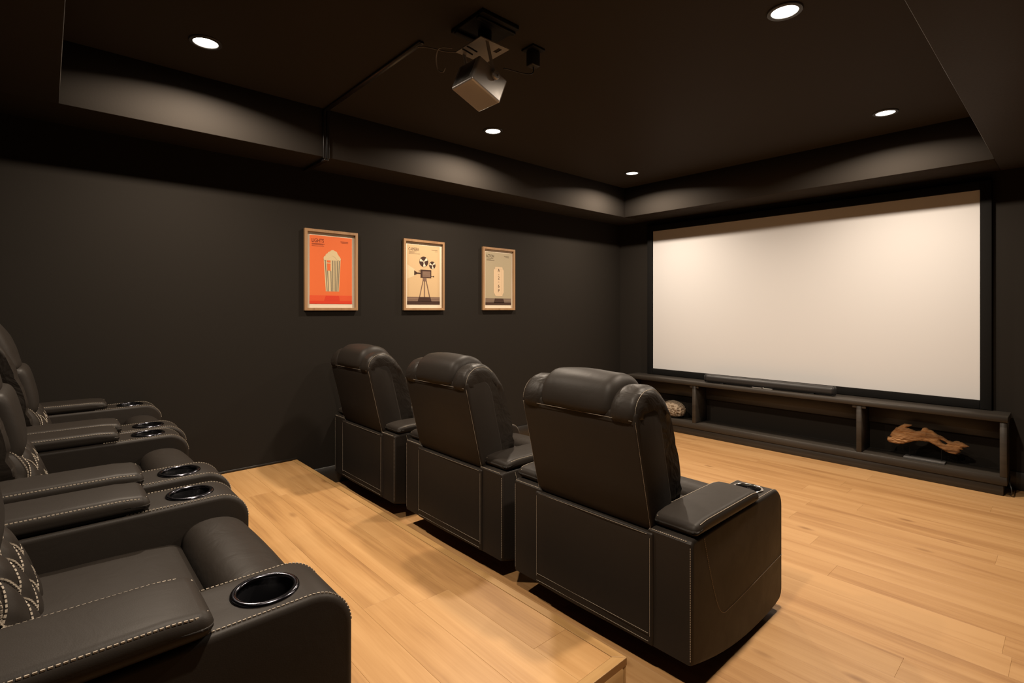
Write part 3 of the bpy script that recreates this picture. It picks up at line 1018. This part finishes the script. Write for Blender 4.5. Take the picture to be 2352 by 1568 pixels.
REC = {}
def build_rec_meshes():
    for s, n in ((1, 'R'), (-1, 'L')):
        REC['arm' + n] = arm_mesh(s)
        REC['armst' + n] = stitch_mesh('stitching', arm_stitches(s))
    REC['pad'] = pad_mesh()
    REC['padst'] = stitch_mesh('stitching', pad_stitches(), w=.0013)
    REC['ring'] = lathe('cup_rim', [(.051, -.004), (.0515, .002), (.0535, .0045), (.0585, .0052), (.0625, .0037), (.0645, .0004), (.0645, -.001), (.053, -.004), (.051, -.004)], 40, 60)
    REC['cup'] = lathe('cup_well', [(.0540, .001), (.0522, -.002), (.0505, -.08), (0, -.082), (0, -.085), (.0540, -.085), (.0540, .001)], 32)
    REC['seat'] = rounded_box('seat_cushion', .546, .56, .17, .045, m=8, k=4, deform=seat_shape)
    REC['footrest'] = prism_yz('footrest', FOOTP, -.273, .273, .030, 5, dome=.006, xs=6)
    REC['shell'] = prism_yz('back_shell', SHELLP, -.298, .298, .014, 3)
    REC['head'] = prism_yz('head_pillow', HEADP, -.192, .192, .045, 6, dome=.010, xs=16, deform=head_deform)
    REC['wingR'] = prism_yz('side_bolster', WINGP, .172, .302, .036, 6, dome=.006, xs=6, deform=wing_deform)
    REC['wingL'] = prism_yz('side_bolster', WINGP, -.302, -.172, .036, 6, dome=.006, xs=6, deform=wing_deform)
    REC['mid'] = prism_yz('back_cushion', MIDP, -.180, .180, .035, 5, dome=.006, xs=8)
    REC['lumbar'] = lumbar_mesh()
    REC['lumst'] = stitch_mesh('stitching', lumbar_stitches(), w=.0015)
    # lower rear flap: slightly wavy upholstered panel
    def flap(s):
        w = .003 * math.sin(s.x * 9 + s.z * 4) * (1 if s.y < 0 else 0)
        return Vector((s.x, s.y + w, s.z))
    REC['flap'] = rounded_box('back_flap', .612, .028, .42, .008, m=10, k=2, deform=flap)
    fl = []
    fx, z0, z1 = .296, .112, .500
    fl += [[(-fx, -.0165, z1), (-fx, -.0165, z0 + .02)], [(fx, -.0165, z1), (fx, -.0165, z0 + .02)],
           [(-fx, -.0165, z0 + .034), (fx, -.0165, z0 + .034)], [(-fx, -.0165, z0 + .004), (fx, -.0165, z0 + .004)]]
    REC['flapst'] = stitch_mesh('stitching', fl, .0074, .0085, .0006)
    rear = lambda z: (.005 + (-.108) * (z - .500) / .45)
    sh = []
    for sx in (-.292, .292):
        sh.append([(sx, rear(z) + .004 + .0, z) for z in (.52, .60, .70, .80, .90, .945)])
    sh.append([(-.285, rear(.945) - .004, .945), (.285, rear(.945) - .004, .945)])
    sh.append([(-.285, rear(.512) - .012, .512), (.285, rear(.512) - .012, .512)])
    REC['shellst'] = stitch_mesh('stitching', sh, .0074, .0085, .0006)
    wl = {}
    for s, n in ((1, 'R'), (-1, 'L')):
        pr_ = inset(WINGP, .008)
        # front/top run of the bolster outline on its outer face
        k0 = max(range(len(pr_)), key=lambda i: pr_[i][1])
        run = []
        m = len(pr_)
        for d in range(-6, 30):
            y, z = pr_[(k0 - d) % m]
            run.append((y, z))
        if run[-1][0] < run[0][0]:
            run = []
            for d in range(-6, 30):
                y, z = pr_[(k0 + d) % m]
                run.append((y, z))
        run = [p for p in run if p[1] > .50]
        wl = [wing_deform(Vector((s * .2880, y, z))) + Vector((s * .0016, .0004, .0008)) for y, z in run]
        REC['wingst' + n] = stitch_mesh('stitching', [wl], .0074, .0085, .0012)
    ft = []
    REC['foot'] = lathe('foot', [(0, 0), (.022, 0), (.024, .004), (.020, .03), (.016, .06), (.016, .11), (0, .11)], 16)
    REC['skirt'] = bevel_box('base_frame', -.268, .268, .06, .72, .085, .26, .01)
build_rec_meshes()

def recliner(label, group, loc, rotz=0.0, rim=CHROME):
    t = thing('recliner', label, 'recliner', loc, rotz, group)
    obj('base_frame', REC['skirt'], BLACKM, t)
    for sx in (-1, 1):
        for y in (.16, .66):
            obj('foot', REC['foot'], RUBBER, t, (sx * .240, y, 0))
    obj('seat_cushion', REC['seat'], LEATHER, t, (0, .355, .372))
    obj('footrest', REC['footrest'], LEATHER_CREASE, t)
    sh = obj('back_shell', REC['shell'], LEATHER, t)
    stuff(obj('stitching', REC['shellst'], THREAD, sh))
    fl = obj('back_flap', REC['flap'], LEATHER, t, (0, .006, .308))
    s_ = stuff(obj('stitching', REC['flapst'], THREAD, fl)); s_.location = (0, 0, -.308)
    obj('head_pillow', REC['head'], LEATHER, t)
    obj('back_cushion', REC['mid'], LEATHER, t)
    lp = obj('lumbar_pillow', REC['lumbar'], LEATHER, t)
    lp['label'] = 'diamond-quilted lumbar pillow'
    stuff(obj('stitching', REC['lumst'], THREAD, lp))
    for s, n in ((1, 'R'), (-1, 'L')):
        w = obj('side_bolster', REC['wing' + n], LEATHER_SOFT, t)
        stuff(obj('stitching', REC['wingst' + n], THREAD, w))
        a = obj('arm', REC['arm' + n], LEATHER, t)
        stuff(obj('stitching', REC['armst' + n], THREAD, a))
        pd = obj('arm_pad', REC['pad'], LEATHER, t, (s * (PAD_X0 + PAD_X1) / 2, (PAD_Y0 + PAD_Y1) / 2, (PAD_Z0 + PAD_Z1) / 2))
        stuff(obj('stitching', REC['padst'], THREAD, pd))
        cxm = s * (ARM_X0 + ARM_X1) / 2
        ch = obj('cup_holder', REC['ring'], CHROME, t, (cxm, CUP_Y, ARM_H + .0005))
        ch['label'] = 'shiny cup holder rim'
        if rim is not CHROME:
            ch.material_slots[0].link = 'OBJECT'; ch.material_slots[0].material = rim
        obj('cup_well', REC['cup'], CUPIN, ch, (0, 0, 0))
    return t
FG, BG = 'front row of recliners on the floor', 'back row of recliners on the platform'
recliner('black leather recliner in the front row nearest the camera, right arm fully in view', FG, (-1.365, 1.668, 0), 0, CHROME_B)
recliner('black leather recliner in the middle of the front row, seen from behind', FG, (-2.375, 1.672, 0), 0, CHROME_B)
recliner('black leather recliner in the front row against the left wall', FG, (-3.405, 1.655, 0), 0, CHROME_B)
recliner('black leather recliner on the platform nearest the camera, large cup holder in its arm', BG, (-1.473, -.336, PH + .002))
recliner('black leather recliner in the middle of the platform row', BG, (-2.478, -.320, PH + .002))
recliner('black leather recliner on the platform against the left wall', BG, (-3.416, -.295, PH + .002))

# ------------------------------------------------------------------ projector on its ceiling mount
PA = R(22)
cdir = Vector((0, math.cos(PA), -math.sin(PA))); bdir = Vector((0, math.sin(PA), math.cos(PA)))
corner = Vector((-1.88, 1.453, 2.414))
PLX, PLY, PLZ = .166, .188, .135
pc = corner + cdir * PLY / 2 + bdir * PLZ / 2 + Vector((-PLX / 2, 0, 0))
pj = thing('projector', 'silver box projector hung tilted from the tray ceiling on a black mount', 'projector', (pc.x, 1.60, ZC))
org = Vector(pj.location)
rot = Matrix.Rotation(-PA, 4, 'X')
body = obj('body', rounded_box('body', PLX, PLY, PLZ, .011, m=2, k=4), ALU, pj)
body.matrix_local = Matrix.Translation(pc - org) @ rot
obj('rear_panel', bevel_box('rear_panel', -.058, .058, -PLY / 2 - .0012, -PLY / 2 + .002, -.045, .05, .001, 1), ALUD, body)
ln = obj('lens', lathe('lens', [(0, -.004), (.022, -.002), (.026, .004), (.034, .006), (.036, -.004), (.036, -.02), (0, -.02)], 28), CUPIN, body)
ln.matrix_local = Matrix.Translation((.02, PLY / 2 + .002, .01)) @ Matrix.Rotation(R(-90), 4, 'X')
# bracket: top plate with slot + two side straps + knobs
pz = 2.612
def plate_mesh():
    x0, x1, y0, y1 = -.098, .098, -.095, .085
    sx0, sx1, sy0, sy1 = .030, .075, .035, .058
    bs = [(x0, x1, y0, sy0, 0, .005), (x0, x1, sy1, y1, 0, .005), (x0, sx0, sy0, sy1, 0, .005), (sx1, x1, sy0, sy1, 0, .005)]
    return boxes('bracket_plate', bs)
obj('bracket_plate', plate_mesh(), STEEL, pj, (0, -.01, pz - org.z))
kn = corner + Vector((0, 1.585 - corner.y, 2.462 - corner.z))
for s in (1, -1):
    xs = s * (PLX / 2 + .006)
    st = tube('strap', [(xs, -.06, pz - org.z + .002), (xs, kn.y - org.y, kn.z - org.z)], .011, 6)
    for v in st.vertices:
        v.co.x = xs + (v.co.x - xs) * .2
    obj('bracket_strap', st, STEEL, pj)
    k = obj('knob', lathe('knob', [(0, 0), (.020, 0), (.023, .004), (.023, .012), (.019, .017), (.010, .017), (.009, .013), (0, .013)], 10, 30), STEEL, pj)
    k.matrix_local = Matrix.Translation((xs + s * .002, kn.y - org.y, kn.z - org.z)) @ Matrix.Rotation(R(90) * s, 4, 'Y')
obj('mount_neck', lathe('mount_neck', [(.0, 0), (.055, 0), (.055, -.012), (.034, -.02), (.032, -.085), (.042, -.09), (.042, -.117), (0, -.117)], 28), BLACKM, pj)
obj('mount_plate', bevel_box('mount_plate', -.125, .125, -.115, .115, -.022, 0, .004), BLACKM, pj)
obj('mount_rail', bevel_box('mount_rail', .075, .10, -.115, .115, -.034, -.0225, .003), BLACKM, pj)
obj('mount_rail', bevel_box('mount_rail', -.10, -.075, -.115, .115, -.034, -.0225, .003), BLACKM, pj)
w2 = lambda p: Vector(p) - org
cab = spline([w2((-2.31, 1.435, 2.712)), w2((-2.24, 1.46, 2.69)), w2((-2.16, 1.50, 2.655)), w2((-2.10, 1.52, 2.636)), w2((-2.072, 1.53, 2.626))], 8)
tag(obj('signal_cable', tube('signal_cable', [Vector(p) + org for p in cab], .0035), GREYPLASTIC), 'thin grey cable drooping between the cable cover and the projector', 'cable')
lo_ = spline([w2((-2.02, 1.445, 2.60)), w2((-2.06, 1.40, 2.60)), w2((-2.12, 1.42, 2.585)), w2((-2.15, 1.45, 2.545)), w2((-2.12, 1.46, 2.525)), w2((-2.10, 1.46, 2.54))], 8)
obj('looped_cable', tube('looped_cable', lo_, .003), GREYPLASTIC, pj)
for dx in (.0, .035):
    obj('cable_plug', tube('cable_plug', spline([(-.03 + dx, -.115, pz - org.z - .012), (-.02 + dx, -.10, pz - org.z - .02), (.0 + dx, -.075, -.16)], 6), .004), RUBBER, pj)

# power adapter on the ceiling
ad = thing('power_adapter', 'small black power adapter plugged into the tray ceiling beside the projector', 'adapter', (-1.955, 1.925, ZC))
obj('outlet_plate', bevel_box('outlet_plate', -.045, .045, -.045, .045, -.012, 0, .003), BLACKM, ad)
obj('adapter_body', bevel_box('adapter_body', -.024, .024, -.03, .03, -.095, -.0125, .006), RUBBER, ad)
obj('adapter_cable', tube('adapter_cable', spline([(0, 0, -.094), (0, -.005, -.13), (-.01, -.06, -.145), (-.02, -.15, -.15), (-.02, -.19, -.155)], 8), .003), RUBBER, ad)

# cable cover: along the ceiling, down the tray face, across the soffit
RY = 1.438
cc = thing('cable_cover', 'black cable cover running from the projector across the ceiling to the left wall', 'cable cover', (TX0, RY, ZS))
o_ = Vector(cc.location)
def cbar(name, x0, x1, y0, y1, z0, z1):
    return obj(name, bevel_box(name, x0 - o_.x, x1 - o_.x, y0 - o_.y, y1 - o_.y, z0 - o_.z, z1 - o_.z, .004, 2), RACE, cc)
cbar('ceiling_run', TX0 + .0005, -2.28, RY - .016, RY + .016, ZC - .014, ZC - .0003)
for dy in (-.012, .012):
    cbar('drop_run', TX0 + .0003, TX0 + .016, RY + dy - .0105, RY + dy + .0105, ZS - .012, ZC - .0145)
cbar('soffit_run', XL + .002, TX0 + .015, RY - .016, RY + .016, ZS - .026, ZS - .0125)

# loose cable end by the console
tag(obj('console_cable', tube('console_cable', spline([(-.338, 5.16, .012), (-.325, 5.13, .02), (-.325, 5.12, .06), (-.338, 5.16, .10), (-.340, 5.24, .12)], 8), .004), RUBBER), 'short black cable hanging at the right end of the console', 'cable')
